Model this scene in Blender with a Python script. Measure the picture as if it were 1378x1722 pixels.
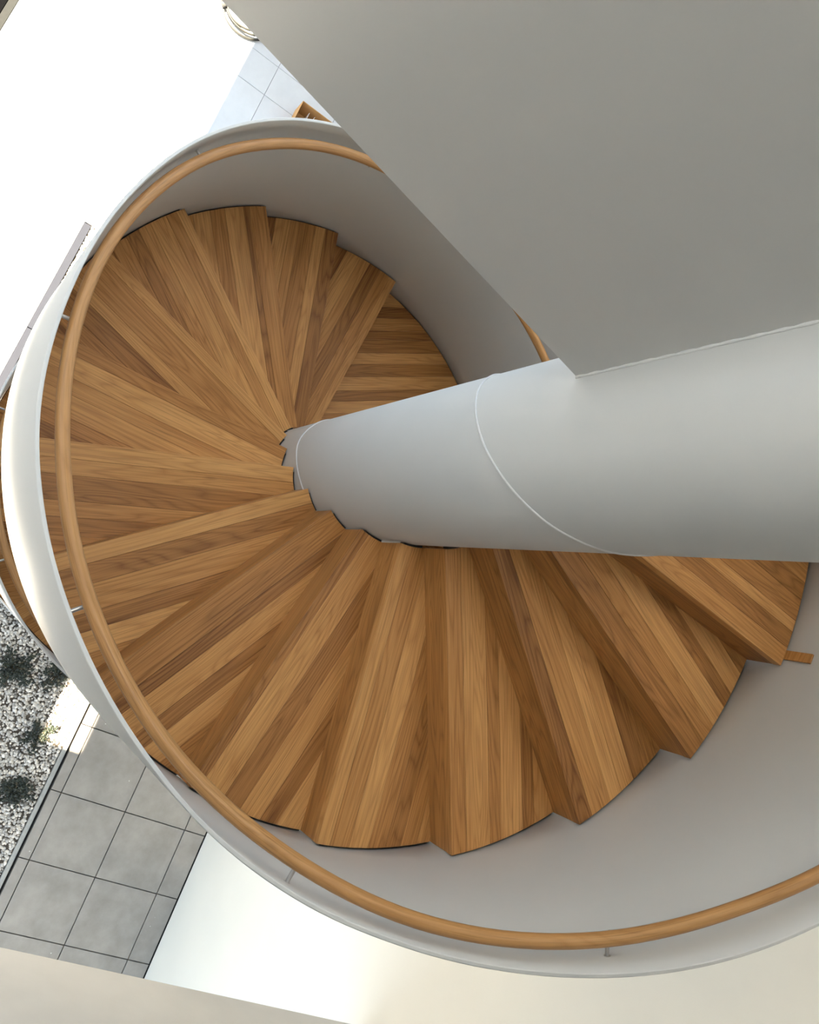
import bpy, math, random
import numpy as np
from mathutils import Vector, Matrix

for o in list(bpy.data.objects):
    bpy.data.objects.remove(o, do_unlink=True)
scene = bpy.context.scene
COL = scene.collection
rnd = random.Random(7)

# ------------------------------------------------------------------ camera
CAM = Vector((-1.8558850, -0.1739935, 5.2040541))
cam_x = Vector((0.8764327, -0.0263255, 0.4808043))
cam_y = Vector((0.0230805, 0.9996534, 0.0126618))
cam_d = Vector((0.4809710, 0.0, -0.8767365))
cd = bpy.data.cameras.new('camera')
cam = bpy.data.objects.new('camera', cd)
COL.objects.link(cam)
cd.sensor_fit = 'VERTICAL'
cd.sensor_height = 36.0
cd.lens = 1454.0354 / 1722.0 * 36.0
cd.clip_start = 0.02
cd.clip_end = 200
m3 = Matrix((cam_x, cam_y, -cam_d)).transposed()
cam.matrix_world = Matrix.Translation(CAM) @ m3.to_4x4()
scene.camera = cam

# the building's own grid: U runs along the glass front, V across it
AZ = math.radians(63.0)
U = Vector((math.cos(AZ), math.sin(AZ), 0))
V = Vector((math.sin(AZ), -math.cos(AZ), 0))
ZF = -5.04                      # ground floor
GS = (5.20405 - ZF) / 8.26405    # plan positions on the ground were surveyed for a floor at -3.06


def FA(a):
    return -0.9976 + (a + 0.9976) * GS


def FC(c):
    return -1.5746 + (c + 1.5746) * GS




Z_CEIL = 6.6
C_LEFT = 3.46                   # inner face of the glass front
ADDED_EAVE = C_LEFT + 2.4  # unseen overhang, added to keep sun out of the upper opening
A_BACK = 7.4
ADDED_TOP_HOLES = [(-0.9, 2.6, -2.3, -0.75), (-0.7, 0.9, 0.75, 1.45), (0.2, 3.2, 1.95, 2.56)]  # openings added above the view for top light on stair and wall
A_DARK = 0.35                   # unseen ceiling made grey on this side to cut bounced light, white beyond
SHAFT = 2.75  # depth of the added shafts, keeps direct sun out
LEFT_HOLES = [(-3.0, 7.2, ZF, -0.48), (-2.674, -1.64, 1.573, 2.70), (0.0, 7.2, 2.5, 6.5)]
BACK_HOLES = [(-3.3, 2.4, -1.5, 6.5)]


def W(a, c, z=0.0):
    return U * a + V * c + Vector((0, 0, z))


# ------------------------------------------------------------------ light
world = bpy.data.worlds.new('sky')
scene.world = world
world.use_nodes = True
wn = world.node_tree.nodes
bg = wn['Background']
bg.inputs['Color'].default_value = (0.66, 0.825, 1.0, 1)
bg.inputs['Strength'].default_value = 0.95

SUN_EL = math.radians(60)
sd = bpy.data.lights.new('sun', 'SUN')
sun = bpy.data.objects.new('sun', sd)
COL.objects.link(sun)
sd.energy = 32.0
sd.color = (1.0, 0.88, 0.68)
sd.angle = math.radians(0.55)
sdir = (V * math.cos(SUN_EL) + Vector((0, 0, -math.sin(SUN_EL)))).normalized()
sun.rotation_euler = sdir.to_track_quat('-Z', 'Y').to_euler()
sun.location = W(0, -6, 10)

scene.view_settings.view_transform = 'Standard'
scene.view_settings.look = 'None'
scene.view_settings.gamma = 1.0
scene.view_settings.use_curve_mapping = False
scene.view_settings.exposure = 1.48


# ------------------------------------------------------------------ materials
def new_mat(name):
    m = bpy.data.materials.new(name)
    m.use_nodes = True
    nt = m.node_tree
    return m, nt, nt.nodes['Principled BSDF']


def N(nt, kind, **kw):
    n = nt.nodes.new(kind)
    for k, v in kw.items():
        setattr(n, k, v)
    return n


def ramp(nt, fac, stops):
    r = N(nt, 'ShaderNodeValToRGB')
    el = r.color_ramp.elements
    while len(el) < len(stops):
        el.new(0.5)
    for e, (p, c) in zip(el, stops):
        e.position = p
        e.color = (*c, 1) if len(c) == 3 else c
    nt.links.new(fac, r.inputs['Fac'])
    return r


def math_node(nt, op, a, b=None):
    n = N(nt, 'ShaderNodeMath', operation=op)
    for i, x in enumerate((a, b)):
        if x is None:
            continue
        if isinstance(x, (int, float)):
            n.inputs[i].default_value = x
        else:
            nt.links.new(x, n.inputs[i])
    return n.outputs[0]


def plain(name, col, rough=0.5, metal=0.0, noise=0.0, scale=30.0, bump=0.0, bscale=200.0, spec=0.5):
    m, nt, p = new_mat(name)
    p.inputs['Roughness'].default_value = rough
    p.inputs['Metallic'].default_value = metal
    p.inputs['Specular IOR Level'].default_value = spec
    tc = N(nt, 'ShaderNodeTexCoord')
    nz = N(nt, 'ShaderNodeTexNoise')
    nz.inputs['Scale'].default_value = scale
    nz.inputs['Detail'].default_value = 4
    nt.links.new(tc.outputs['Object'], nz.inputs['Vector'])
    c0 = tuple(max(0, x * (1 - noise)) for x in col)
    c1 = tuple(min(1, x * (1 + noise)) for x in col)
    r = ramp(nt, nz.outputs['Fac'], [(0.3, c0), (0.7, c1)])
    nt.links.new(r.outputs['Color'], p.inputs['Base Color'])
    if bump > 0:
        n2 = N(nt, 'ShaderNodeTexNoise')
        n2.inputs['Scale'].default_value = bscale
        n2.inputs['Detail'].default_value = 3
        nt.links.new(tc.outputs['Object'], n2.inputs['Vector'])
        b = N(nt, 'ShaderNodeBump')
        b.inputs['Strength'].default_value = bump
        b.inputs['Distance'].default_value = 0.01
        nt.links.new(n2.outputs['Fac'], b.inputs['Height'])
        nt.links.new(b.outputs['Normal'], p.inputs['Normal'])
    return m


def oak(name, dark, mid, light, rough=0.42):
    """oak with the grain along local x; tone of a piece comes from its random number"""
    m, nt, p = new_mat(name)
    L = nt.links.new
    tc = N(nt, 'ShaderNodeTexCoord')
    oi = N(nt, 'ShaderNodeObjectInfo')
    off = N(nt, 'ShaderNodeCombineXYZ')
    L(math_node(nt, 'MULTIPLY', oi.outputs['Random'], 37.0), off.inputs[0])
    L(math_node(nt, 'MULTIPLY', oi.outputs['Random'], 91.0), off.inputs[1])
    L(math_node(nt, 'MULTIPLY', oi.outputs['Random'], 53.0), off.inputs[2])
    add = N(nt, 'ShaderNodeVectorMath', operation='ADD')
    L(tc.outputs['Object'], add.inputs[0])
    L(off.outputs[0], add.inputs[1])

    def stretched(sx, sy, sz, scale, detail, dist=0.0, rough_=0.55):
        mp = N(nt, 'ShaderNodeMapping')
        mp.inputs['Scale'].default_value = (sx, sy, sz)
        L(add.outputs[0], mp.inputs['Vector'])
        nz = N(nt, 'ShaderNodeTexNoise')
        nz.inputs['Scale'].default_value = scale
        nz.inputs['Detail'].default_value = detail
        nz.inputs['Roughness'].default_value = rough_
        nz.inputs['Distortion'].default_value = dist
        L(mp.outputs[0], nz.inputs['Vector'])
        return nz.outputs['Fac']
    # growth rings: contour lines of a smooth stretched field -> cathedral figure
    field = stretched(0.55, 6.0, 6.0, 1.6, 1.0, 0.3, 0.4)
    rings = math_node(nt, 'FRACT', math_node(nt, 'MULTIPLY', field, 17.0))
    rings = math_node(nt, 'POWER', math_node(nt, 'ABSOLUTE', math_node(nt, 'SUBTRACT', math_node(nt, 'MULTIPLY', rings, 2.0), 1.0)), 2.2)
    fibre = stretched(2.2, 150.0, 150.0, 1.0, 5.0)
    pore = stretched(4.0, 260.0, 260.0, 1.0, 2.0)
    broad = stretched(0.5, 5.0, 5.0, 1.5, 3.0, 0.6)
    t = math_node(nt, 'ADD', math_node(nt, 'MULTIPLY', fibre, 0.30), 0.235)
    t = math_node(nt, 'ADD', t, math_node(nt, 'MULTIPLY', broad, 0.26))
    t = math_node(nt, 'SUBTRACT', t, math_node(nt, 'MULTIPLY', rings, 0.11))
    sep = N(nt, 'ShaderNodeSeparateColor')
    L(oi.outputs['Color'], sep.inputs[0])
    tone = math_node(nt, 'MULTIPLY', math_node(nt, 'SUBTRACT', sep.outputs[0], 0.5), 0.36)
    t = math_node(nt, 'ADD', t, tone)
    r = ramp(nt, t, [(0.22, dark), (0.47, mid), (0.74, light)])
    pr = ramp(nt, pore, [(0.30, (0.62, 0.58, 0.55)), (0.46, (1, 1, 1))])
    mx = N(nt, 'ShaderNodeMix', data_type='RGBA', blend_type='MULTIPLY')
    mx.inputs['Factor'].default_value = 0.75
    L(r.outputs['Color'], mx.inputs[6])
    L(pr.outputs['Color'], mx.inputs[7])
    # a few knots
    mp = N(nt, 'ShaderNodeMapping')
    mp.inputs['Scale'].default_value = (1.1, 4.2, 4.2)
    L(add.outputs[0], mp.inputs['Vector'])
    vo = N(nt, 'ShaderNodeTexVoronoi')
    vo.inputs['Scale'].default_value = 1.0
    L(mp.outputs[0], vo.inputs['Vector'])
    kr = ramp(nt, vo.outputs['Distance'], [(0.0, (0.35, 0.26, 0.2)), (0.05, (1, 1, 1))])
    m2 = N(nt, 'ShaderNodeMix', data_type='RGBA', blend_type='MULTIPLY')
    m2.inputs['Factor'].default_value = 0.8
    L(mx.outputs[2], m2.inputs[6])
    L(kr.outputs['Color'], m2.inputs[7])
    L(m2.outputs[2], p.inputs['Base Color'])
    p.inputs['Roughness'].default_value = rough
    p.inputs['Specular IOR Level'].default_value = 0.35
    b = N(nt, 'ShaderNodeBump')
    b.inputs['Strength'].default_value = 0.12
    b.inputs['Distance'].default_value = 0.003
    L(fibre, b.inputs['Height'])
    L(b.outputs['Normal'], p.inputs['Normal'])
    return m


def paver(name, c0, c1, speck=True, rough=0.55):
    m, nt, p = new_mat(name)
    L = nt.links.new
    tc = N(nt, 'ShaderNodeTexCoord')
    oi = N(nt, 'ShaderNodeObjectInfo')
    add = N(nt, 'ShaderNodeVectorMath', operation='ADD')
    cmb = N(nt, 'ShaderNodeCombineXYZ')
    for i in range(3):
        L(math_node(nt, 'MULTIPLY', oi.outputs['Random'], 20.0 + 9 * i), cmb.inputs[i])
    L(tc.outputs['Object'], add.inputs[0])
    L(cmb.outputs[0], add.inputs[1])
    nz = N(nt, 'ShaderNodeTexNoise')
    nz.inputs['Scale'].default_value = 4.0
    nz.inputs['Detail'].default_value = 8
    nz.inputs['Roughness'].default_value = 0.62
    L(add.outputs[0], nz.inputs['Vector'])
    r = ramp(nt, nz.outputs['Fac'], [(0.3, c0), (0.7, c1)])
    out = r.outputs['Color']
    if speck:
        vo = N(nt, 'ShaderNodeTexVoronoi')
        vo.inputs['Scale'].default_value = 7.0
        L(add.outputs[0], vo.inputs['Vector'])
        sr = ramp(nt, vo.outputs['Distance'], [(0.035, (1, 1, 1)), (0.055, (0, 0, 0))])
        n3 = N(nt, 'ShaderNodeTexNoise')
        n3.inputs['Scale'].default_value = 5.0
        L(add.outputs[0], n3.inputs['Vector'])
        gate = math_node(nt, 'GREATER_THAN', n3.outputs['Fac'], 0.55)
        f = math_node(nt, 'MULTIPLY', sr.outputs['Color'], gate)
        mx = N(nt, 'ShaderNodeMix', data_type='RGBA')
        L(f, mx.inputs['Factor'])
        L(out, mx.inputs[6])
        mx.inputs[7].default_value = (0.62, 0.60, 0.55, 1)
        out = mx.outputs[2]
    L(out, p.inputs['Base Color'])
    p.inputs['Roughness'].default_value = rough
    return m


M = {}
M['oak'] = oak('oak', (0.205, 0.076, 0.020), (0.520, 0.236, 0.070), (0.800, 0.430, 0.155))
M['oak_rail'] = oak('oak_rail', (0.31, 0.145, 0.050), (0.46, 0.232, 0.083), (0.60, 0.335, 0.135), 0.36)
M['paint'] = plain('painted_steel', (0.60, 0.585, 0.555), 0.42, noise=0.012, scale=3, bump=0.015, bscale=60)
M['weld'] = plain('painted_weld', (0.72, 0.70, 0.67), 0.4, noise=0.03, scale=60, bump=0.2, bscale=150)
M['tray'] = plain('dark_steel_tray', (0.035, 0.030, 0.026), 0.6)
M['plaster'] = plain('white_plaster', (0.82, 0.785, 0.70), 0.75, noise=0.015, scale=2, bump=0.05, bscale=120)
M['beige'] = plain('beige_plaster', (0.49, 0.47, 0.435), 0.8, noise=0.04, scale=3, bump=0.05, bscale=90)
M['concrete'] = plain('grey_concrete', (0.27, 0.28, 0.30), 0.85, noise=0.05, scale=3)
M['added_dark_panel'] = plain('added_dark_panel', (0.055, 0.062, 0.070), 0.6, noise=0.05)  # for the added unseen panel, dark so little light bounces back
M['white_paint'] = plain('white_wall_paint', (0.82, 0.835, 0.85), 0.8, noise=0.02, scale=3)
M['bracket'] = plain('brushed_steel', (0.50, 0.48, 0.46), 0.35, metal=0.8, noise=0.05)
M['paver'] = paver('grey_stone_paver', (0.235, 0.212, 0.186), (0.335, 0.304, 0.268))
M['slab'] = paver('white_floor_slab', (0.58, 0.58, 0.585), (0.64, 0.64, 0.645), speck=False, rough=0.16)
M['bed'] = plain('dark_bedding', (0.03, 0.028, 0.026), 0.95, noise=0.4, scale=40)
M['soil'] = plain('dark_soil', (0.075, 0.060, 0.046), 0.95, noise=0.4, scale=60)
M['edging'] = plain('grey_steel_edging', (0.33, 0.325, 0.30), 0.6, noise=0.1, scale=20)
M['kerb'] = plain('dark_kerb', (0.018, 0.0195, 0.026), 0.8, noise=0.03, scale=10, spec=0.1)
M['anthracite'] = plain('anthracite_frame', (0.0025, 0.0025, 0.0027), 0.9, noise=0.1, spec=0.0)
M['sill'] = plain('grey_sill', (0.018, 0.0185, 0.018), 0.9, noise=0.05, spec=0.05)
M['card'] = plain('brown_cardboard', (0.50, 0.27, 0.10), 0.8, noise=0.06, scale=20)
M['paper'] = plain('white_paper', (0.72, 0.70, 0.66), 0.8)
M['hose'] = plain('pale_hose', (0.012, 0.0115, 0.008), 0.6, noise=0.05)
M['wrap'] = plain('grey_wrapping', (0.030, 0.030, 0.028), 0.7, noise=0.1, scale=30)
M['strap'] = plain('tan_strap', (0.05, 0.024, 0.012), 0.8)


def pebble_mat():
    m, nt, p = new_mat('pebbles')
    at = N(nt, 'ShaderNodeAttribute', attribute_name='stone')
    nt.links.new(at.outputs['Color'], p.inputs['Base Color'])
    p.inputs['Roughness'].default_value = 0.75
    return m


def leaf_mat():
    m, nt, p = new_mat('dark_leaves')
    at = N(nt, 'ShaderNodeAttribute', attribute_name='stone')
    nt.links.new(at.outputs['Color'], p.inputs['Base Color'])
    p.inputs['Roughness'].default_value = 0.5
    return m


M['pebble'] = pebble_mat()
M['leaf'] = leaf_mat()
M['stem'] = plain('plant_stem', (0.09, 0.07, 0.035), 0.8)


# ------------------------------------------------------------------ builders
def mesh_obj(name, verts, faces, mat, parent=None, smooth=False, loc=None, mw=None):
    me = bpy.data.meshes.new(name)
    me.from_pydata([tuple(v) for v in verts], [], faces)
    me.materials.append(M[mat])
    if smooth:
        me.polygons.foreach_set('use_smooth', [True] * len(me.polygons))
    me.update()
    return link(name, me, parent, mw, loc)


def link(name, me, parent=None, mw=None, loc=None):
    o = bpy.data.objects.new(name, me)
    COL.objects.link(o)
    if parent is not None:
        o.parent = parent
    if mw is not None:
        o.matrix_local = mw
    elif loc is not None:
        o.location = loc
    return o


def thing(name, label, cat, loc=(0, 0, 0), group=None):
    o = bpy.data.objects.new(name, None)
    COL.objects.link(o)
    o.location = loc
    o.empty_display_size = 0.1
    o['label'] = label
    o['category'] = cat
    if group:
        o['group'] = group
    return o


def struct(o, label=None):
    o['kind'] = 'structure'
    if label:
        o['label'] = label
    return o


def box_vf(x0, x1, y0, y1, z0, z1, ch=0.0):
    """box in local axes, optional chamfer on the top edges"""
    if ch <= 0:
        v = [(x, y, z) for z in (z0, z1) for x, y in ((x0, y0), (x1, y0), (x1, y1), (x0, y1))]
        f = [(3, 2, 1, 0), (4, 5, 6, 7)] + [(i, (i + 1) % 4, 4 + (i + 1) % 4, 4 + i) for i in range(4)]
        return v, f
    rings = [(x0, x1, y0, y1, z0), (x0, x1, y0, y1, z1 - ch), (x0 + ch, x1 - ch, y0 + ch, y1 - ch, z1)]
    v = []
    for a, b, c, d, z in rings:
        v += [(a, c, z), (b, c, z), (b, d, z), (a, d, z)]
    f = [(3, 2, 1, 0), (8, 9, 10, 11)]
    for k in range(2):
        f += [(4 * k + i, 4 * k + (i + 1) % 4, 4 * k + 4 + (i + 1) % 4, 4 * k + 4 + i) for i in range(4)]
    return v, f


GRID = Matrix((U, V * -1, Vector((0, 0, 1)))).transposed().to_4x4()   # x along, y = -across


def grid_box(name, a0, a1, c0, c1, z0, z1, mat, parent=None, ch=0.0):
    ca, cc = (a0 + a1) / 2, (c0 + c1) / 2
    hx, hy = (a1 - a0) / 2, (c1 - c0) / 2
    v, f = box_vf(-hx, hx, -hy, hy, z0 - z0, z1 - z0, ch)
    mw = Matrix.Translation(W(ca, cc, z0)) @ GRID
    if parent is not None:
        mw = parent.matrix_basis.inverted() @ mw
    return mesh_obj(name, v, f, mat, parent, mw=mw)


def tube_vf(pts, rad, seg=10, closed=False, caps=True):
    pts = [Vector(p) for p in pts]
    n = len(pts)
    rads = rad if isinstance(rad, (list, tuple)) else [rad] * n
    verts, faces = [], []
    prev = None
    for i, p in enumerate(pts):
        a = pts[(i - 1) % n] if (closed or i > 0) else pts[i]
        b = pts[(i + 1) % n] if (closed or i < n - 1) else pts[i]
        t = (b - a).normalized()
        ref = prev if prev is not None else (Vector((0, 0, 1)) if abs(t.z) < 0.9 else Vector((1, 0, 0)))
        x = (ref - t * ref.dot(t)).normalized()
        prev = x
        y = t.cross(x)
        for s in range(seg):
            q = 2 * math.pi * s / seg
            verts.append(p + x * (math.cos(q) * rads[i]) + y * (math.sin(q) * rads[i]))
    m = n if closed else n - 1
    for i in range(m):
        j = (i + 1) % n
        for s in range(seg):
            s2 = (s + 1) % seg
            faces.append((i * seg + s, i * seg + s2, j * seg + s2, j * seg + s))
    if not closed and caps:
        faces.append(tuple(range(seg - 1, -1, -1)))
        faces.append(tuple((n - 1) * seg + s for s in range(seg)))
    return verts, faces


def merge(*parts):
    v, f = [], []
    for pv, pf in parts:
        k = len(v)
        v += list(pv)
        f += [tuple(i + k for i in q) for q in pf]
    return v, f


def interp(tab, x):
    xs = [a for a, _ in tab]
    ys = [b for _, b in tab]
    if x <= xs[0]:
        return ys[0]
    if x >= xs[-1]:
        return ys[-1]
    for i in range(len(xs) - 1):
        if xs[i] <= x <= xs[i + 1]:
            break
    h_ = xs[i + 1] - xs[i]
    t = (x - xs[i]) / h_
    m0 = (ys[i + 1] - ys[i - 1]) / (xs[i + 1] - xs[i - 1]) if i > 0 else (ys[1] - ys[0]) / h_
    m1 = (ys[i + 2] - ys[i]) / (xs[i + 2] - xs[i]) if i + 2 < len(xs) else (ys[i + 1] - ys[i]) / h_
    return ((2 * t**3 - 3 * t * t + 1) * ys[i] + (t**3 - 2 * t * t + t) * h_ * m0
            + (-2 * t**3 + 3 * t * t) * ys[i + 1] + (t**3 - t * t) * h_ * m1)


# ------------------------------------------------------------------ stair data
RISE = 0.18
DTH = 0.33475643
TH0 = 0.69059722
OFF = -0.02276            # nosing lines pass a little behind the axis
R_COL = 0.3203
R_TR = 1.5882
R_WALL = 1.5965
WALL_T = 0.014
K_LAND = -1.9             # front edge of the intermediate landing
K_BOT = K_LAND - 27       # last tread above the ground floor
K_TOP = 19                # front edge of the upper landing
TH_PLATE = math.radians(141.3)
K_END = (TH_PLATE + 2 * math.pi - TH0) / DTH


def th_of(k):
    return TH0 + DTH * k


def pitch(k):
    if k >= 0.5:
        return min(RISE * k, RISE * 19.5)
    if k > K_LAND + 0.5:
        return 0.09
    return max(RISE * (k - K_LAND), ZF + 0.09)


def pol(r, k, z):
    t = th_of(k)
    return Vector((r * math.cos(t), r * math.sin(t), z))


# ------------------------------------------------------------------ setting: ground, walls
def build_setting():
    floor = grid_box('floor', -7.5, 9.3, -6.5, 2.9, ZF - 0.25, ZF - 0.06, 'bed')
    struct(floor, 'ground floor under the staircase, paved and tiled')
    fi = floor.matrix_basis.inverted()

    def tile(name, a0, a1, c0, c1, z1, mat, ch, th=0.05):
        hx, hy = (a1 - a0) / 2, (c1 - c0) / 2
        v, f = box_vf(-hx, hx, -hy, hy, -th, 0, ch)
        return mesh_obj(name, v, f, mat, floor, mw=fi @ Matrix.Translation(W((a0 + a1) / 2, (c0 + c1) / 2, z1)) @ GRID)
    # grey terrace pavers
    edges = [FC(x) for x in (0.2475, 0.346, 0.953, 1.56)] + [FC(1.783) - 0.012]
    g = 0.005
    rows = [FA(-2.121 + 0.6065 * i) for i in range(-5, 8)]
    for i in range(len(rows) - 1):
        for c0, c1 in zip(edges[:-1], edges[1:]):
            tile('paving_slab', rows[i] + g, rows[i + 1] - g, c0 + g, c1 - g, ZF + rnd.uniform(-0.0012, 0.0012), 'paver', 0.003)
    # large white floor slabs towards the glass front
    aj = [FA(x) for x in (-5.16, -3.3, -1.6, 0.1, 1.99)]
    cj = [FC(x) for x in (-2.99, -2.30, -1.69)]
    for i in range(len(aj) - 1):
        for c0, c1 in zip(cj[:-1], cj[1:]):
            tile('floor_slab', aj[i] + .002, aj[i + 1] - .002, c0 + .002, c1 - .002, ZF, 'slab', 0.002)
    cj = [FC(x) for x in (-2.99, -2.28, -1.525, -0.825, -0.10, 0.64, 1.38, 1.775)]
    a4 = [FA(x) for x in (1.99, 2.66, 4.13, 4.48)] + [A_BACK - .01]
    for a0, a1 in zip(a4[:-1], a4[1:]):
        for c0, c1 in zip(cj[:-1], cj[1:]):
            tile('floor_slab', a0 + .002, a1 - .002, c0 + .002, c1 - .002, ZF, 'slab', 0.002)
    # kerb in two lengths, steel edging, dark drain slot, sill
    k0, k1 = FC(-1.688), FC(-1.626)
    kerb = struct(grid_box('trim_1', -7.4, FA(0.868), k0, k1, ZF - 0.06, ZF + 0.004, 'kerb', ch=0.003),
                  'dark steel kerb between white floor and gravel bed')
    grid_box('kerb_length', FA(0.874), FA(1.98), k0, k1, ZF - 0.06, ZF + 0.004, 'kerb', kerb, ch=0.003)
    struct(grid_box('trim_2', -7.4, FA(2.0), FC(0.188), FC(0.226), ZF - 0.06, ZF + 0.006, 'edging', ch=0.003),
           'grey steel edging between gravel and pavers')
    struct(grid_box('trim_3', -7.4, A_BACK - .01, FC(-3.055), FC(-2.992), ZF - 0.06, ZF + 0.008, 'sill', ch=0.003),
           'grey sill along the glass front')
    struct(grid_box('trim_4', -7.4, A_BACK - .01, -6.2, FC(-3.06), ZF - 0.06, ZF + 0.0, 'anthracite', ch=0.003),
           'black ground strip outside the sill')
    struct(grid_box('trim_5', -7.4, FA(2.0), FC(-1.624), FC(0.186), ZF - 0.06, ZF - 0.022, 'soil'), 'dark soil under the gravel')
    cr = FC(1.783)
    # white wall beside the stair
    struct(grid_box('wall_right', -7.4, A_BACK + .25, cr, cr + .25, ZF, Z_CEIL, 'plaster'), 'smooth white wall beside the staircase')
    # wall above the terrace: only its lower edge and face are seen
    struct(grid_box('wall_front', -3.5, -3.191, -C_LEFT, cr, -0.70, 1.25, 'beige'), 'beige upper wall over the terrace')
    struct(grid_box('trim_8', -3.5, -3.191, -C_LEFT, cr, 1.25, Z_CEIL, 'added_dark_panel'), 'dark panel added above the beige wall to keep bounced light off the guard plate, outside the picture')
    # outer wall: tall ground floor opening, one window slot, upper glass front
    pieces = []
    for a0, a1, z0, z1 in wall_pieces(-7.4, A_BACK, ZF, Z_CEIL, LEFT_HOLES):
        pieces.append(box_vf(a0, a1, C_LEFT, C_LEFT + .22, z0, z1))
    v, f = merge(*pieces)
    struct(mesh_obj('wall_left', v, f, 'white_paint', mw=GRID), 'outer wall with the glass front, outside the picture')
    pieces = []
    for c0, c1, z0, z1 in wall_pieces(-C_LEFT - .22, cr + .25, ZF, Z_CEIL, BACK_HOLES):
        pieces.append(box_vf(A_BACK, A_BACK + .25, -c1, -c0, z0, z1))
    v, f = merge(*pieces)
    struct(mesh_obj('wall_back', v, f, 'concrete', mw=GRID), 'far wall with a window, outside the picture')
    # ceiling with unseen rooflight shafts, added to light the stair and white wall
    pieces, grey = [], []
    for a0, a1, c0, c1 in wall_pieces(A_DARK, A_BACK + .25, -ADDED_EAVE, cr + .25, ADDED_TOP_HOLES):
        pieces.append(box_vf(a0, a1, -c1, -c0, Z_CEIL, Z_CEIL + .3))
    for a0, a1, c0, c1 in wall_pieces(-6.7, A_DARK, -ADDED_EAVE, cr + .25, ADDED_TOP_HOLES):
        grey.append(box_vf(a0, a1, -c1, -c0, Z_CEIL, Z_CEIL + .3))
    shaft = []
    for ra0, ra1, rc0, rc1 in ADDED_TOP_HOLES:
        for a0, a1, c0, c1 in ((ra0 - .2, ra1 + .2, rc0 - .2, rc0), (ra0 - .2, ra1 + .2, rc1, rc1 + .2),
                               (ra0 - .2, ra0, rc0, rc1), (ra1, ra1 + .2, rc0, rc1)):
            shaft.append(box_vf(a0, a1, -c1, -c0, Z_CEIL + .3, Z_CEIL + SHAFT))
    v, f = merge(*pieces)
    struct(mesh_obj('ceiling', v, f, 'white_paint', mw=GRID), 'ceiling with rooflight openings added to light the staircase, outside the picture')
    v, f = merge(*grey)
    struct(mesh_obj('trim_7', v, f, 'concrete', mw=GRID), 'part of the ceiling made grey to cut bounced light, outside the picture')
    v, f = merge(*shaft)
    struct(mesh_obj('trim_6', v, f, 'white_paint', mw=GRID), 'white lining of the added rooflight shafts, outside the picture')


def fill_spots():
    """added warm spots in the unseen ceiling that brighten the white wall"""
    ceil = bpy.data.objects['trim_7']
    for a in (-2.6, -1.9, -1.2, -0.5):
        p = W(a, 2.15, Z_CEIL - 0.004)
        ring = []
        for r, z in ((0.055, 0.0), (0.055, -0.008), (0.040, -0.008), (0.040, 0.003)):
            ring += [(r * math.cos(i * math.pi / 12), r * math.sin(i * math.pi / 12), z) for i in range(24)]
        f = [(k * 24 + i, k * 24 + (i + 1) % 24, k * 24 + 24 + (i + 1) % 24, k * 24 + 24 + i) for k in range(3) for i in range(24)]
        mesh_obj('fill_spot_ring', ring, f, 'bracket', ceil, mw=ceil.matrix_basis.inverted() @ Matrix.Translation(p))  # made-up ring around the added spot
        ld = bpy.data.lights.new('fill_spot', 'SPOT')  # added fill light for the white wall
        lo = bpy.data.objects.new('fill_spot', ld)
        COL.objects.link(lo)
        ld.energy = 190
        ld.color = (1.0, 0.86, 0.64)
        ld.spot_size = math.radians(26)
        ld.spot_blend = 0.8
        ld.shadow_soft_size = 0.035
        lo.location = W(a, 2.15, Z_CEIL - 0.02)
        lo.rotation_euler = (W(a, 2.62, 2.4) - lo.location).to_track_quat('-Z', 'Y').to_euler()


def wall_pieces(a0, a1, z0, z1, holes):
    """split a wall rectangle into boxes around rectangular openings"""
    xs = sorted({a0, a1, *[min(max(q, a0), a1) for h in holes for q in h[:2]]})
    zs = sorted({z0, z1, *[q for h in holes for q in h[2:]]})
    out = []
    for x0, x1 in zip(xs[:-1], xs[1:]):
        run = None
        for y0, y1 in zip(zs[:-1], zs[1:]):
            mx, my = (x0 + x1) / 2, (y0 + y1) / 2
            hole = any(h[0] < mx < h[1] and h[2] < my < h[3] for h in holes)
            if hole:
                if run:
                    out.append((x0, x1, *run))
                run = None
            else:
                run = (run[0], y1) if run else (y0, y1)
        if run:
            out.append((x0, x1, *run))
    return out


build_setting()
fill_spots()


# ------------------------------------------------------------------ staircase
stair = thing('spiral_staircase', 'spiral staircase with oak treads, pale painted steel balustrade and thick round centre column', 'staircase', (0, 0, ZF))
SI = Matrix.Translation((0, 0, -ZF))


def stair_part(name, v, f, mat, parent=None, smooth=False):
    """v in world coordinates"""
    par = parent or stair
    v = [Vector(p) - Vector((0, 0, ZF)) for p in v]
    return mesh_obj(name, v, f, mat, par, smooth)


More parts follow.
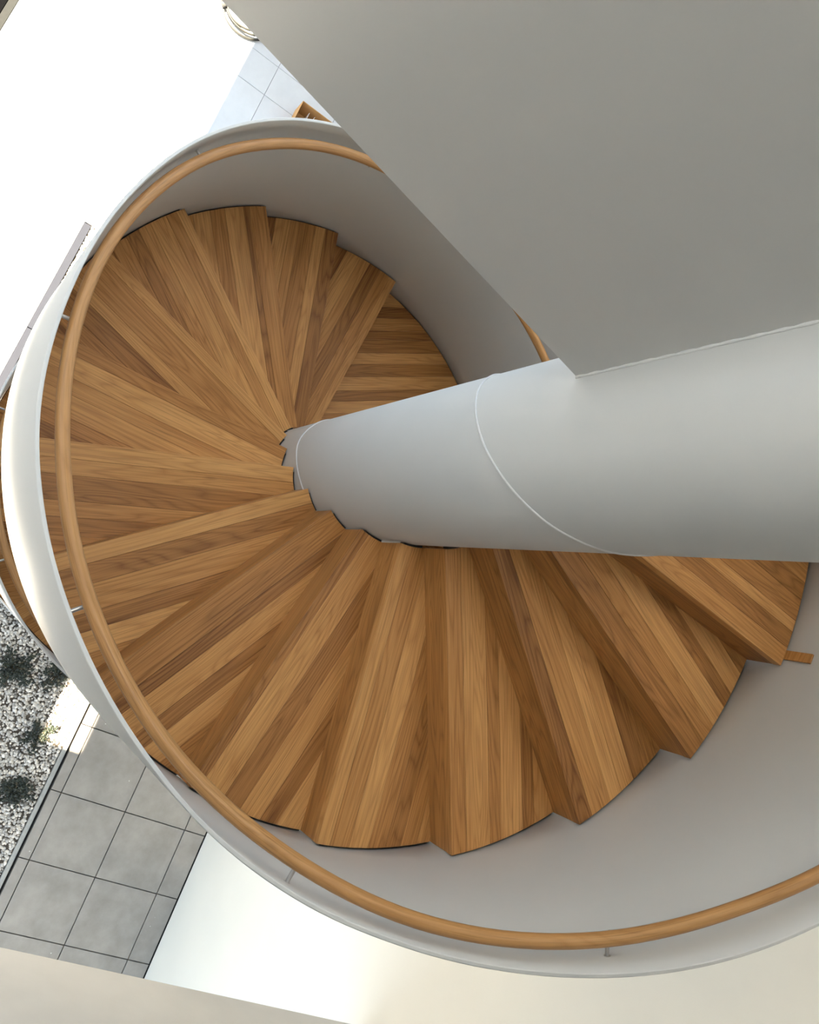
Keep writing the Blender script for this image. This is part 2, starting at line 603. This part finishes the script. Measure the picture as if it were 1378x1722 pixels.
# column with a rounded cap
def build_column():
    seg = 96
    prof = [(R_COL, ZF), (R_COL, 4.95), (R_COL - 0.01, 4.965), (0.0, 4.965)]
    v, f = [], []
    for r, z in prof[:-1]:
        for s in range(seg):
            t = 2 * math.pi * s / seg
            v.append((r * math.cos(t), r * math.sin(t), z))
    for k in range(len(prof) - 2):
        for s in range(seg):
            s2 = (s + 1) % seg
            f.append((k * seg + s, k * seg + s2, (k + 1) * seg + s2, (k + 1) * seg + s))
    f.append(tuple(2 * seg + s for s in range(seg)))
    col = stair_part('column', v, f, 'paint', smooth=False)
    for i, p in enumerate(col.data.polygons):
        p.use_smooth = i < seg
    col['label'] = 'thick round painted steel centre column'
    ring1 = [(1.8, 2.51), (3.0, 2.605), (3.86, 2.667), (4.76, 2.723), (5.73, 2.801), (7.09, 2.916), (8.1, 3.005), (9.15, 3.089),
             (9.57, 3.118), (10.3, 3.173), (11.29, 3.232), (12.5, 3.32), (14, 3.44)]
    ring0 = [(2.4, 1.01), (3.2, 1.065), (4.06, 1.112), (4.81, 1.134), (5.6, 1.174), (6.24, 1.233), (7.27, 1.317), (7.85, 1.354), (9.0, 1.43), (10.5, 1.53)]
    for tab in (ring1, ring0):
        n = 70
        k0, k1 = tab[0][0], tab[-1][0]
        pts = [pol(R_COL + 0.0005, k0 + (k1 - k0) * i / n, interp(tab, k0 + (k1 - k0) * i / n)) for i in range(n + 1)]
        tv, tf = tube_vf(pts, 0.0045, 6)
        me = bpy.data.meshes.new('weld_seam')
        w = mesh_obj('weld_seam', [p - Vector((0, 0, ZF)) for p in tv], tf, 'weld', col, True)
    return col


build_column()


def clip(poly, axis_y, keep_above):
    out = []
    n = len(poly)
    for i in range(n):
        a, b = poly[i], poly[(i + 1) % n]
        da, db = a[1] - axis_y, b[1] - axis_y
        if not keep_above:
            da, db = -da, -db
        if da >= 0:
            out.append(a)
        if (da >= 0) != (db >= 0):
            t = da / (da - db)
            out.append((a[0] + (b[0] - a[0]) * t, a[1] + (b[1] - a[1]) * t))
    return out


def tidy(poly, eps=1e-4):
    out = []
    for p in poly:
        if not out or math.hypot(p[0] - out[-1][0], p[1] - out[-1][1]) > eps:
            out.append(p)
    if len(out) > 1 and math.hypot(out[0][0] - out[-1][0], out[0][1] - out[-1][1]) <= eps:
        out.pop()
    return out


def area(poly):
    return 0.5 * sum(poly[i][0] * poly[(i + 1) % len(poly)][1] - poly[(i + 1) % len(poly)][0] * poly[i][1] for i in range(len(poly)))


def inset(poly, c):
    n = len(poly)
    out = []
    for i in range(n):
        p0, p1, p2 = poly[i - 1], poly[i], poly[(i + 1) % n]
        e1 = (p1[0] - p0[0], p1[1] - p0[1])
        e2 = (p2[0] - p1[0], p2[1] - p1[1])
        l1, l2 = math.hypot(*e1), math.hypot(*e2)
        n1 = (-e1[1] / l1, e1[0] / l1)
        n2 = (-e2[1] / l2, e2[0] / l2)
        b = (n1[0] + n2[0], n1[1] + n2[1])
        d = max(0.35, 1 + n1[0] * n2[0] + n1[1] * n2[1])
        out.append((p1[0] + b[0] * c / d, p1[1] + b[1] * c / d))
    return out


def slab_vf(poly, z0, z1, ch):
    n = len(poly)
    top = inset(poly, ch)
    v = [(x, y, z0) for x, y in poly] + [(x, y, z1 - ch) for x, y in poly] + [(x, y, z1) for x, y in top]
    f = [tuple(range(n - 1, -1, -1)), tuple(range(2 * n, 3 * n))]
    for k in range(2):
        for i in range(n):
            j = (i + 1) % n
            f.append((k * n + i, k * n + j, (k + 1) * n + j, (k + 1) * n + i))
    return v, f


def sector(span, r0, r1, back):
    """sector from the front nosing (local y = 0) to the nosing `span` radians on, in the nosing's frame"""
    def ang(r, d):
        return math.asin(max(-1, min(1, d / r)))
    def arc(r, n, rev):
        a0 = ang(r, OFF)
        a1 = span + ang(r, OFF + back)
        pts = []
        for i in range(n + 1):
            a = a0 + (a1 - a0) * i / n
            pts.append((r * math.cos(a), r * math.sin(a) - OFF))
        return pts[::-1] if rev else pts
    n = max(10, int(span / 0.034))
    return arc(r1, n, False) + arc(r0, n, True)


TONE = [0.5]
tone_rnd = random.Random(41)


def next_tone():
    """each board's own wood tone (0 dark .. 1 light), never close to its neighbour's"""
    while True:
        q = tone_rnd.betavariate(1.5, 1.5)
        if abs(q - TONE[0]) > 0.18:
            TONE[0] = q
            return q


def tread(k, z, span, widths, riser=True, back=0.014):
    mw = Matrix.Translation(Vector((-math.sin(th_of(k)) * OFF, math.cos(th_of(k)) * OFF, z - ZF))) @ Matrix.Rotation(th_of(k), 4, 'Z')
    # dark carrier tray, a few millimetres wider than the planks: the dark gap line at wall and column
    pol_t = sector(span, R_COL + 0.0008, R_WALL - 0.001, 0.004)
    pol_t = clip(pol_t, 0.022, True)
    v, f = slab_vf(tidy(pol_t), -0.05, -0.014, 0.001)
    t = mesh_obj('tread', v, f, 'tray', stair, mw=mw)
    base = sector(span, R_COL + 0.011, R_TR, back)
    y = 0.0
    ymax = max(p[1] for p in base)
    i = 0
    while y < ymax - 0.004:
        w = widths[i % len(widths)]
        y1 = y + w
        if ymax - y1 < 0.035:
            y1 = ymax + 0.01
        pl = clip(clip(base, y + (0.0004 if i else 0), True), y1 - 0.0004, False)
        pl = tidy(pl)
        if len(pl) >= 3 and area(pl) > 1e-4:
            cx = sum(p[0] for p in pl) / len(pl)
            v, f = slab_vf([(p[0] - 0.9, p[1] - y) for p in pl], -0.014 if i else -0.040, 0.0, 0.0009 if i else 0.0014)
            p = mesh_obj('plank', v, f, 'oak', t, mw=Matrix.Translation((0.9, y, 0)))
            p.color = (next_tone(), 1, 1, 1)
        y = y1
        i += 1
    if riser:
        h0 = -RISE + 0.0005
        x0 = math.sqrt((R_COL + 0.011)**2 - OFF**2)
        x1 = math.sqrt(R_TR**2 - OFF**2)
        v, f = box_vf(x0 - 0.9, x1 - 0.9, 0.0, 0.018, h0, -0.0405)
        p = mesh_obj('riser', v, f, 'oak', t, mw=Matrix.Translation((0.9, 0.0015, 0)))
        p.color = (tone_rnd.uniform(0.2, 0.45), 1, 1, 1)
    return t


WID = {1: [.052, .075, .085, .07, .10, .09, .08], 2: [.085, .065, .10, .06, .09, .08], 3: [.10, .035, .11, .085, .10, .09], 4: [.05, .06, .095, .07, .075, .09, .08],
       5: [.055, .14, .06, .09, .075, .09], 6: [.06, .10, .07, .10, .06, .09], 7: [.075, .07, .11, .07, .08, .09], 8: [.07, .085, .11, .075, .09, .08],
       9: [.12, .055, .10, .07, .09, .08], 10: [.04, .11, .09, .10, .075, .09], 11: [.06, .085, .09, .08, .07, .075, .08], 12: [.075, .115, .06, .11, .06, .10],
       13: [.075, .11, .07, .08, .10, .09], 14: [.10, .085, .10, .07, .10, .08], 15: [.085, .075, .05, .095, .08, .10]}
for k in range(1, 19):
    tread(k, RISE * k, DTH, WID.get(k, [.1, .09, .12, .11]))
for i in range(1, 28):
    ws = [rnd.uniform(.08, .13) for _ in range(6)]
    tread(K_LAND - i, -RISE * i, DTH, ws)
lw = [.062, .085, .075, .09, .07, .10, .08, .07, .09, .085, .075, .09]
ld = tread(K_LAND, 0.0, DTH * (1 - K_LAND), lw)
ld.name = 'landing'
lu = tread(K_TOP, RISE * K_TOP, (K_END - K_TOP) * DTH - 0.01, [.1, .09, .11, .12])
lu.name = 'landing'


# balustrade
TOP_R = [(-1.0, 1.604), (2.0, 1.606), (3.4, 1.604), (4.4, 1.588), (5.0, 1.571), (5.6, 1.561), (6.2, 1.558), (7.05, 1.573), (7.8, 1.577), (8.2, 1.578),
         (9.0, 1.584), (9.5, 1.592), (10.1, 1.590), (10.7, 1.580), (11.5, 1.580), (12.5, 1.597), (13.2, 1.602)]


BOT_H = [(4.6, -0.22), (5.6, -0.11), (6.4, -0.085), (7.6, -0.09), (8.4, -0.13), (9.2, -0.22)]


def build_balustrade():
    k0, k1 = K_BOT - 0.6, K_END - 0.05
    n = int((k1 - k0) / 0.08)
    v, f = [], []
    for i in range(n + 1):
        k = k0 + (k1 - k0) * i / n
        z = pitch(k)
        zt = z + 1.065
        zb = max(z + interp(BOT_H, k), ZF + 0.03)
        rt = interp(TOP_R, k)
        ch = 0.0025
        for r, zz in ((R_WALL, zb), (R_WALL, z + 0.02), (rt, zt - ch), (rt + ch, zt), (rt + WALL_T - ch, zt), (rt + WALL_T, zt - ch),
                      (R_WALL + WALL_T, z + 0.02), (R_WALL + WALL_T, zb)):
            v.append(pol(r, k, zz))
    m = 8
    for i in range(n):
        for s in range(m):
            s2 = (s + 1) % m
            f.append((i * m + s, (i + 1) * m + s, (i + 1) * m + s2, i * m + s2))
    f.append(tuple(range(m)))
    f.append(tuple(n * m + s for s in range(m - 1, -1, -1)))
    o = stair_part('balustrade', v, f, 'paint')
    for i, p in enumerate(o.data.polygons):
        p.use_smooth = (i % m) in (0, 1, 5, 6) and i < n * m
    o['label'] = 'curved painted steel sheet balustrade'
    return o


build_balustrade()

# handrail with its brackets
RAIL_R = [(-1, 1.525), (3.7, 1.530), (4.4, 1.534), (5.1, 1.529), (5.8, 1.521), (6.5, 1.507), (7.2, 1.501), (8.0, 1.512), (9.0, 1.526), (10.0, 1.524),
          (10.8, 1.526), (11.8, 1.512), (12.7, 1.495), (13.3, 1.500), (15, 1.51)]
RAIL_H = 1.0
RAIL_RAD = 0.0235


def rail_pt(k):
    return pol(interp(RAIL_R, k), k, pitch(k) + RAIL_H)


def build_rail():
    k0, k1 = K_BOT - 0.3, K_END - 0.3
    n = int((k1 - k0) / 0.1)
    pts = [rail_pt(k0 + (k1 - k0) * i / n) for i in range(n + 1)]
    # grain along the rail: the mesh is straight-grained only in its material, so use a tube
    v, f = tube_vf(pts, RAIL_RAD, 20)
    rail = stair_part('handrail', v, f, 'oak_rail', smooth=True)
    rail['label'] = 'round bent oak handrail'
    rail.color = (0.5, 1, 1, 1)
    for p in rail.data.polygons[-2:]:
        p.use_smooth = False
    # bake the length coordinate for the wood grain
    at = rail.data.attributes.new('along', 'FLOAT', 'POINT')
    vals = []
    s = 0.0
    for i in range(n + 1):
        if i:
            s += (pts[i] - pts[i - 1]).length
        vals += [s] * 20
    at.data.foreach_set('value', vals)
    a2 = rail.data.attributes.new('around', 'FLOAT', 'POINT')
    a2.data.foreach_set('value', [q * 2 * math.pi / 20 for _ in range(n + 1) for q in range(20)])
    ks = [2.53 + 1.885 * j for j in range(-17, 11)]
    for k in ks:
        if k < k0 + .2 or k > k1 - .2:
            continue
        p = rail_pt(k)
        zr = p.z
        zw = zr - 0.055
        rr = interp(RAIL_R, k)
        t = (zw - pitch(k)) / 1.065
        rw = R_WALL + (interp(TOP_R, k) - R_WALL) * max(0, min(1, t)) + 0.002
        a, b, c = pol(rw, k, zw), pol(rr + 0.016, k, zw), pol(rr, k, zw + 0.012)
        d = pol(rr, k, zr - RAIL_RAD + 0.004)
        tv, tf = tube_vf([a, b, c, d], [0.007, 0.007, 0.007, 0.007], 10)
        pv, pf = tube_vf([pol(rw, k, zw), pol(rw - 0.003, k, zw)], 0.011, 12)
        bv, bf = merge((tv, tf), (pv, pf))
        br = stair_part('bracket', bv, bf, 'bracket', rail, smooth=False)
        br.matrix_local = Matrix.Identity(4)
    return rail


build_rail()


# the rail's own grain: swap object coordinates for the baked ones
def rail_grain():
    nt = M['oak_rail'].node_tree
    tc = next(n for n in nt.nodes if n.type == 'TEX_COORD')
    a = N(nt, 'ShaderNodeAttribute', attribute_name='along')
    b = N(nt, 'ShaderNodeAttribute', attribute_name='around')
    c = N(nt, 'ShaderNodeCombineXYZ')
    nt.links.new(a.outputs['Fac'], c.inputs[0])
    nt.links.new(math_node(nt, 'MULTIPLY', math_node(nt, 'COSINE', b.outputs['Fac']), 0.0235), c.inputs[1])
    nt.links.new(math_node(nt, 'MULTIPLY', math_node(nt, 'SINE', b.outputs['Fac']), 0.0235), c.inputs[2])
    for l in list(nt.links):
        if l.from_node == tc:
            to = l.to_socket
            nt.links.remove(l)
            nt.links.new(c.outputs[0], to)


rail_grain()


# flat guard plate at the end of the upper landing, welded to the column
def build_plate():
    t = 0.006
    er = Vector((math.cos(TH_PLATE), math.sin(TH_PLATE), 0))
    en = Vector((-math.sin(TH_PLATE), math.cos(TH_PLATE), 0))
    z0, z1 = 3.29, 4.62
    c = 0.0015
    prof = [(z0, -t), (z0 - 0.0, t), (z1 - c, t), (z1, t - c), (z1, -t + c), (z1 - c, -t)]
    v, f = [], []
    for r in (R_COL - 0.004, R_WALL + WALL_T):
        for z, n in prof:
            v.append(er * r + en * n + Vector((0, 0, z)))
    m = len(prof)
    for s in range(m):
        s2 = (s + 1) % m
        f.append((s, s2, m + s2, m + s))
    f.append(tuple(range(m - 1, -1, -1)))
    f.append(tuple(m + s for s in range(m)))
    o = stair_part('guard_plate', v, f, 'paint')
    o['label'] = 'flat painted steel guard plate welded to the column'
    pts = [er * (R_COL + 0.001) + en * (t + 0.002) + Vector((0, 0, z0 + (z1 - z0) * i / 60)) for i in range(61)]
    pts2 = [er * (R_COL + 0.001) - en * (t + 0.002) + Vector((0, 0, z0 + (z1 - z0) * i / 60)) for i in range(61)]
    rr = [0.004 + 0.0012 * math.sin(i * 2.1) + rnd.uniform(0, 0.001) for i in range(61)]
    wv, wf = merge(tube_vf(pts, rr, 6), tube_vf(pts2, rr, 6))
    stair_part('weld_seam', wv, wf, 'weld', o, smooth=True).matrix_local = Matrix.Identity(4)


build_plate()


# ------------------------------------------------------------------ loose things
def batten():
    k = 15
    z = RISE * k
    v, f = box_vf(-0.021, 0.021, -0.004, 0.004, 0, 0.130, 0.001)
    t = th_of(k) - 0.002
    mw = Matrix.Translation(pol(R_WALL - 0.0060, k + 0.055, z + 0.0003)) @ Matrix.Rotation(th_of(k) + math.pi / 2, 4, 'Z')
    o = mesh_obj('wooden_batten', v, f, 'oak', mw=mw)
    o.color = (0.5, 1, 1, 1)
    o['label'] = 'small oak offcut standing upright on a tread corner against the balustrade'
    o['category'] = 'batten'


batten()


def add_color(me, cols_per_vert):
    at = me.attributes.new('stone', 'FLOAT_COLOR', 'POINT')
    at.data.foreach_set('color', np.asarray(cols_per_vert, dtype=np.float32).ravel())


SHRUBS = ((-1.86, -0.50), (-1.80, -0.14), (-2.33, -0.06), (-2.84, -0.02))


def gravel():
    rng = np.random.default_rng(3)
    # icosahedron
    p = (1 + 5 ** 0.5) / 2
    iv = np.array([(-1, p, 0), (1, p, 0), (-1, -p, 0), (1, -p, 0), (0, -1, p), (0, 1, p), (0, -1, -p), (0, 1, -p), (p, 0, -1), (p, 0, 1), (-p, 0, -1), (-p, 0, 1)], float)
    iv /= np.linalg.norm(iv[0])
    fi = np.array([(0, 11, 5), (0, 5, 1), (0, 1, 7), (0, 7, 10), (0, 10, 11), (1, 5, 9), (5, 11, 4), (11, 10, 2), (10, 7, 6), (7, 1, 8), (3, 9, 4), (3, 4, 2),
                   (3, 2, 6), (3, 6, 8), (3, 8, 9), (4, 9, 5), (2, 4, 11), (6, 2, 10), (8, 6, 7), (9, 8, 1)])
    a0, a1, c0, c1 = FA(-4.0), FA(1.98), FC(-1.624), FC(0.186)
    n = int((a1 - a0) * (c1 - c0) * 2500)
    aa = rng.uniform(a0, a1, n)
    cc = rng.uniform(c0, c1, n)
    keep = np.hypot(aa, cc) > R_COL + 0.05
    for sa, scx in SHRUBS:
        keep &= np.hypot(aa - FA(sa), cc - FC(scx)) > 0.05
    aa, cc = aa[keep], cc[keep]
    n = len(aa)
    rad = rng.uniform(0.010, 0.021, n)
    cc = np.clip(cc, c0 + rad, c1 - rad)
    zz = ZF - 0.03 + rng.uniform(0, 0.022, n)
    sc = np.stack([rad * rng.uniform(0.8, 1.35, n), rad * rng.uniform(0.75, 1.1, n), rad * rng.uniform(0.5, 0.8, n)], 1)
    ang = rng.uniform(0, 2 * np.pi, n)
    tilt = rng.uniform(-0.5, 0.5, n)
    base = iv[None] * sc[:, None] * rng.uniform(0.85, 1.15, (n, 12, 1))
    ca, sa = np.cos(tilt)[:, None], np.sin(tilt)[:, None]
    y = base[..., 1] * ca - base[..., 2] * sa
    zq = base[..., 1] * sa + base[..., 2] * ca
    ca, sa = np.cos(ang)[:, None], np.sin(ang)[:, None]
    x2 = base[..., 0] * ca - y * sa
    y2 = base[..., 0] * sa + y * ca
    px = aa[:, None] * U.x + cc[:, None] * V.x + x2
    py = aa[:, None] * U.y + cc[:, None] * V.y + y2
    pz = zz[:, None] + zq
    verts = np.stack([px, py, pz], 2).reshape(-1, 3)
    faces = (fi[None] + (np.arange(n) * 12)[:, None, None]).reshape(-1, 3)
    me = bpy.data.meshes.new('gravel')
    me.vertices.add(len(verts))
    me.vertices.foreach_set('co', verts.astype(np.float32).ravel())
    me.loops.add(faces.size)
    me.loops.foreach_set('vertex_index', faces.astype(np.int32).ravel())
    me.polygons.add(len(faces))
    me.polygons.foreach_set('loop_start', np.arange(0, faces.size, 3, dtype=np.int32))
    me.update(calc_edges=True)
    me.validate()
    g = np.clip(rng.normal(0.56, 0.17, n), 0.14, 0.88)
    warm = rng.uniform(0, 1, n)
    col = np.stack([g, g * (0.95 - 0.05 * warm), g * (0.89 - 0.12 * warm), np.ones(n)], 1)
    add_color(me, np.repeat(col, 12, 0))
    me.materials.append(M['pebble'])
    o = link('gravel', me)
    o['label'] = 'bed of pale grey pebbles beside the pavers, partly shaded by the staircase'
    o['category'] = 'gravel'
    o['kind'] = 'stuff'


gravel()


def shrub(a, c, size, label, seed, flat=0.6, n=260):
    size *= GS
    r = np.random.default_rng(seed)
    root = thing('shrub', label, 'plant', W(FA(a), FC(c), ZF - 0.02), 'low dark shrubs in the gravel')
    sv, sf = [], []
    parts = []
    tips = []
    for i in range(9):
        q = 2 * math.pi * i / 9 + r.uniform(-.3, .3)
        ln = size * r.uniform(0.45, 1.0)
        p0 = Vector((0, 0, 0))
        p1 = Vector((math.cos(q) * ln * .45, math.sin(q) * ln * .45, size * flat * r.uniform(.4, .7)))
        p2 = Vector((math.cos(q) * ln, math.sin(q) * ln, size * flat * r.uniform(.35, .8)))
        parts.append(tube_vf([p0, p1, p2], [0.005, 0.004, 0.002], 5))
        tips.append((p0, p1, p2))
    v, f = merge(*parts)
    mesh_obj('stem', v, f, 'stem', root)
    lv, lf, lc = [], [], []
    for i in range(n):
        p0, p1, p2 = tips[r.integers(0, 9)]
        t = r.uniform(0.3, 1.05)
        p = (p0 * (1 - t) ** 2 + p1 * 2 * t * (1 - t) + p2 * t * t) + Vector(r.normal(0, size * 0.09, 3))
        p.z = max(p.z, 0.03)
        d = Vector((r.normal(), r.normal(), r.uniform(-0.3, 0.8))).normalized()
        L_ = r.uniform(0.027, 0.06)
        w = L_ * r.uniform(.22, .34)
        s = d.cross(Vector((0, 0, 1))).normalized() * w
        dn = Vector((0, 0, -0.25 * L_))
        k = len(lv)
        lv += [p, p + d * L_ * .5 + s + dn * .2, p + d * L_ + dn, p + d * L_ * .5 - s + dn * .2, p + d * L_ * .5 + Vector((0, 0, .003))]
        lf += [(k, k + 1, k + 4), (k + 1, k + 2, k + 4), (k + 2, k + 3, k + 4), (k + 3, k, k + 4)]
        g = r.uniform(0.6, 1.5)
        lc += [(0.010 * g, 0.015 * g, 0.007 * g, 1)] * 5
    o = mesh_obj('foliage', lv, lf, 'leaf', root)
    add_color(o.data, lc)


shrub(-1.86, -0.50, 0.20, 'dark low shrub nearest the left edge of the picture, upper of the gravel plants', 11, n=420)
shrub(-1.80, -0.14, 0.15, 'sparse dark shrub tucked against the lower balustrade', 12, n=200)
shrub(-2.33, -0.06, 0.14, 'small green shrub at the edge of the sunlit patch', 13, n=260)
shrub(-2.84, -0.02, 0.16, 'compact dark shrub beside the steel edging, lowest of the gravel plants', 14, n=420)


def carton():
    root = thing('cardboard_box', 'open brown cardboard box on the white floor behind the balustrade', 'box')
    a0, a1, c0, c1 = FA(3.89), FA(4.235), FC(-0.485), FC(-0.13)
    z0, z1 = ZF, ZF + 0.28
    t = 0.006
    root.location = W((a0 + a1) / 2, (c0 + c1) / 2, z0) + Vector((-0.03, -0.035, 0))
    hx, hy, h = (a1 - a0) / 2, (c1 - c0) / 2, z1 - z0
    parts = [box_vf(-hx, hx, -hy, hy, 0.001, t), box_vf(-hx, hx, -hy, -hy + t, t, h), box_vf(-hx, hx, hy - t, hy, t, h),
             box_vf(-hx, -hx + t, -hy + t, hy - t, t, h), box_vf(hx - t, hx, -hy + t, hy - t, t, h)]
    v, f = merge(*parts)
    g = GRID.copy()
    mesh_obj('carton', v, f, 'card', root, mw=g)
    v, f = box_vf(-hx * .8, hx * .75, -0.002, 0.002, t, h * .82)
    for s, rz in ((0.35, 0.06), (0.1, -0.5)):
        mesh_obj('paper_sheet', v, f, 'paper', root, mw=g @ Matrix.Translation((0, hy * s, 0)) @ Matrix.Rotation(rz * .3, 4, 'Z'))


carton()


def coil():
    root = thing('hose_coil', 'loose coil of pale hose with a wrapped grey end lying on the white floor', 'hose', W(FA(4.83), FC(-1.30), ZF) + Vector((-0.03, -0.06, 0)))
    root.scale = (GS, GS, GS)
    pts = []
    for i in range(150):
        q = i / 150 * 2 * math.pi * 3.4
        turn = q / (2 * math.pi)
        r = 0.30 - 0.028 * turn + 0.012 * math.sin(q * 1.7)
        pts.append(Vector((r * math.cos(q), r * math.sin(q) * 0.95, 0.012 + 0.014 * min(turn, 2.5))))
    v, f = tube_vf(pts, 0.0115, 8)
    mesh_obj('hose', v, f, 'hose', root, smooth=True)
    pts = []
    for i in range(13):
        q = math.radians(122 + i * 5.5)
        pts.append(Vector((0.275 * math.cos(q), 0.275 * math.sin(q), 0.05)))
    rr = [0.02 + 0.03 * math.sin(math.pi * (i + .5) / 13) for i in range(13)]
    v, f = tube_vf(pts, rr, 12)
    w = mesh_obj('wrapping', v, f, 'wrap', root, smooth=True)
    v, f = tube_vf(pts[5:8], [x * 1.05 for x in rr[5:8]], 12)
    mesh_obj('strap', v, f, 'strap', w, smooth=True)


coil()
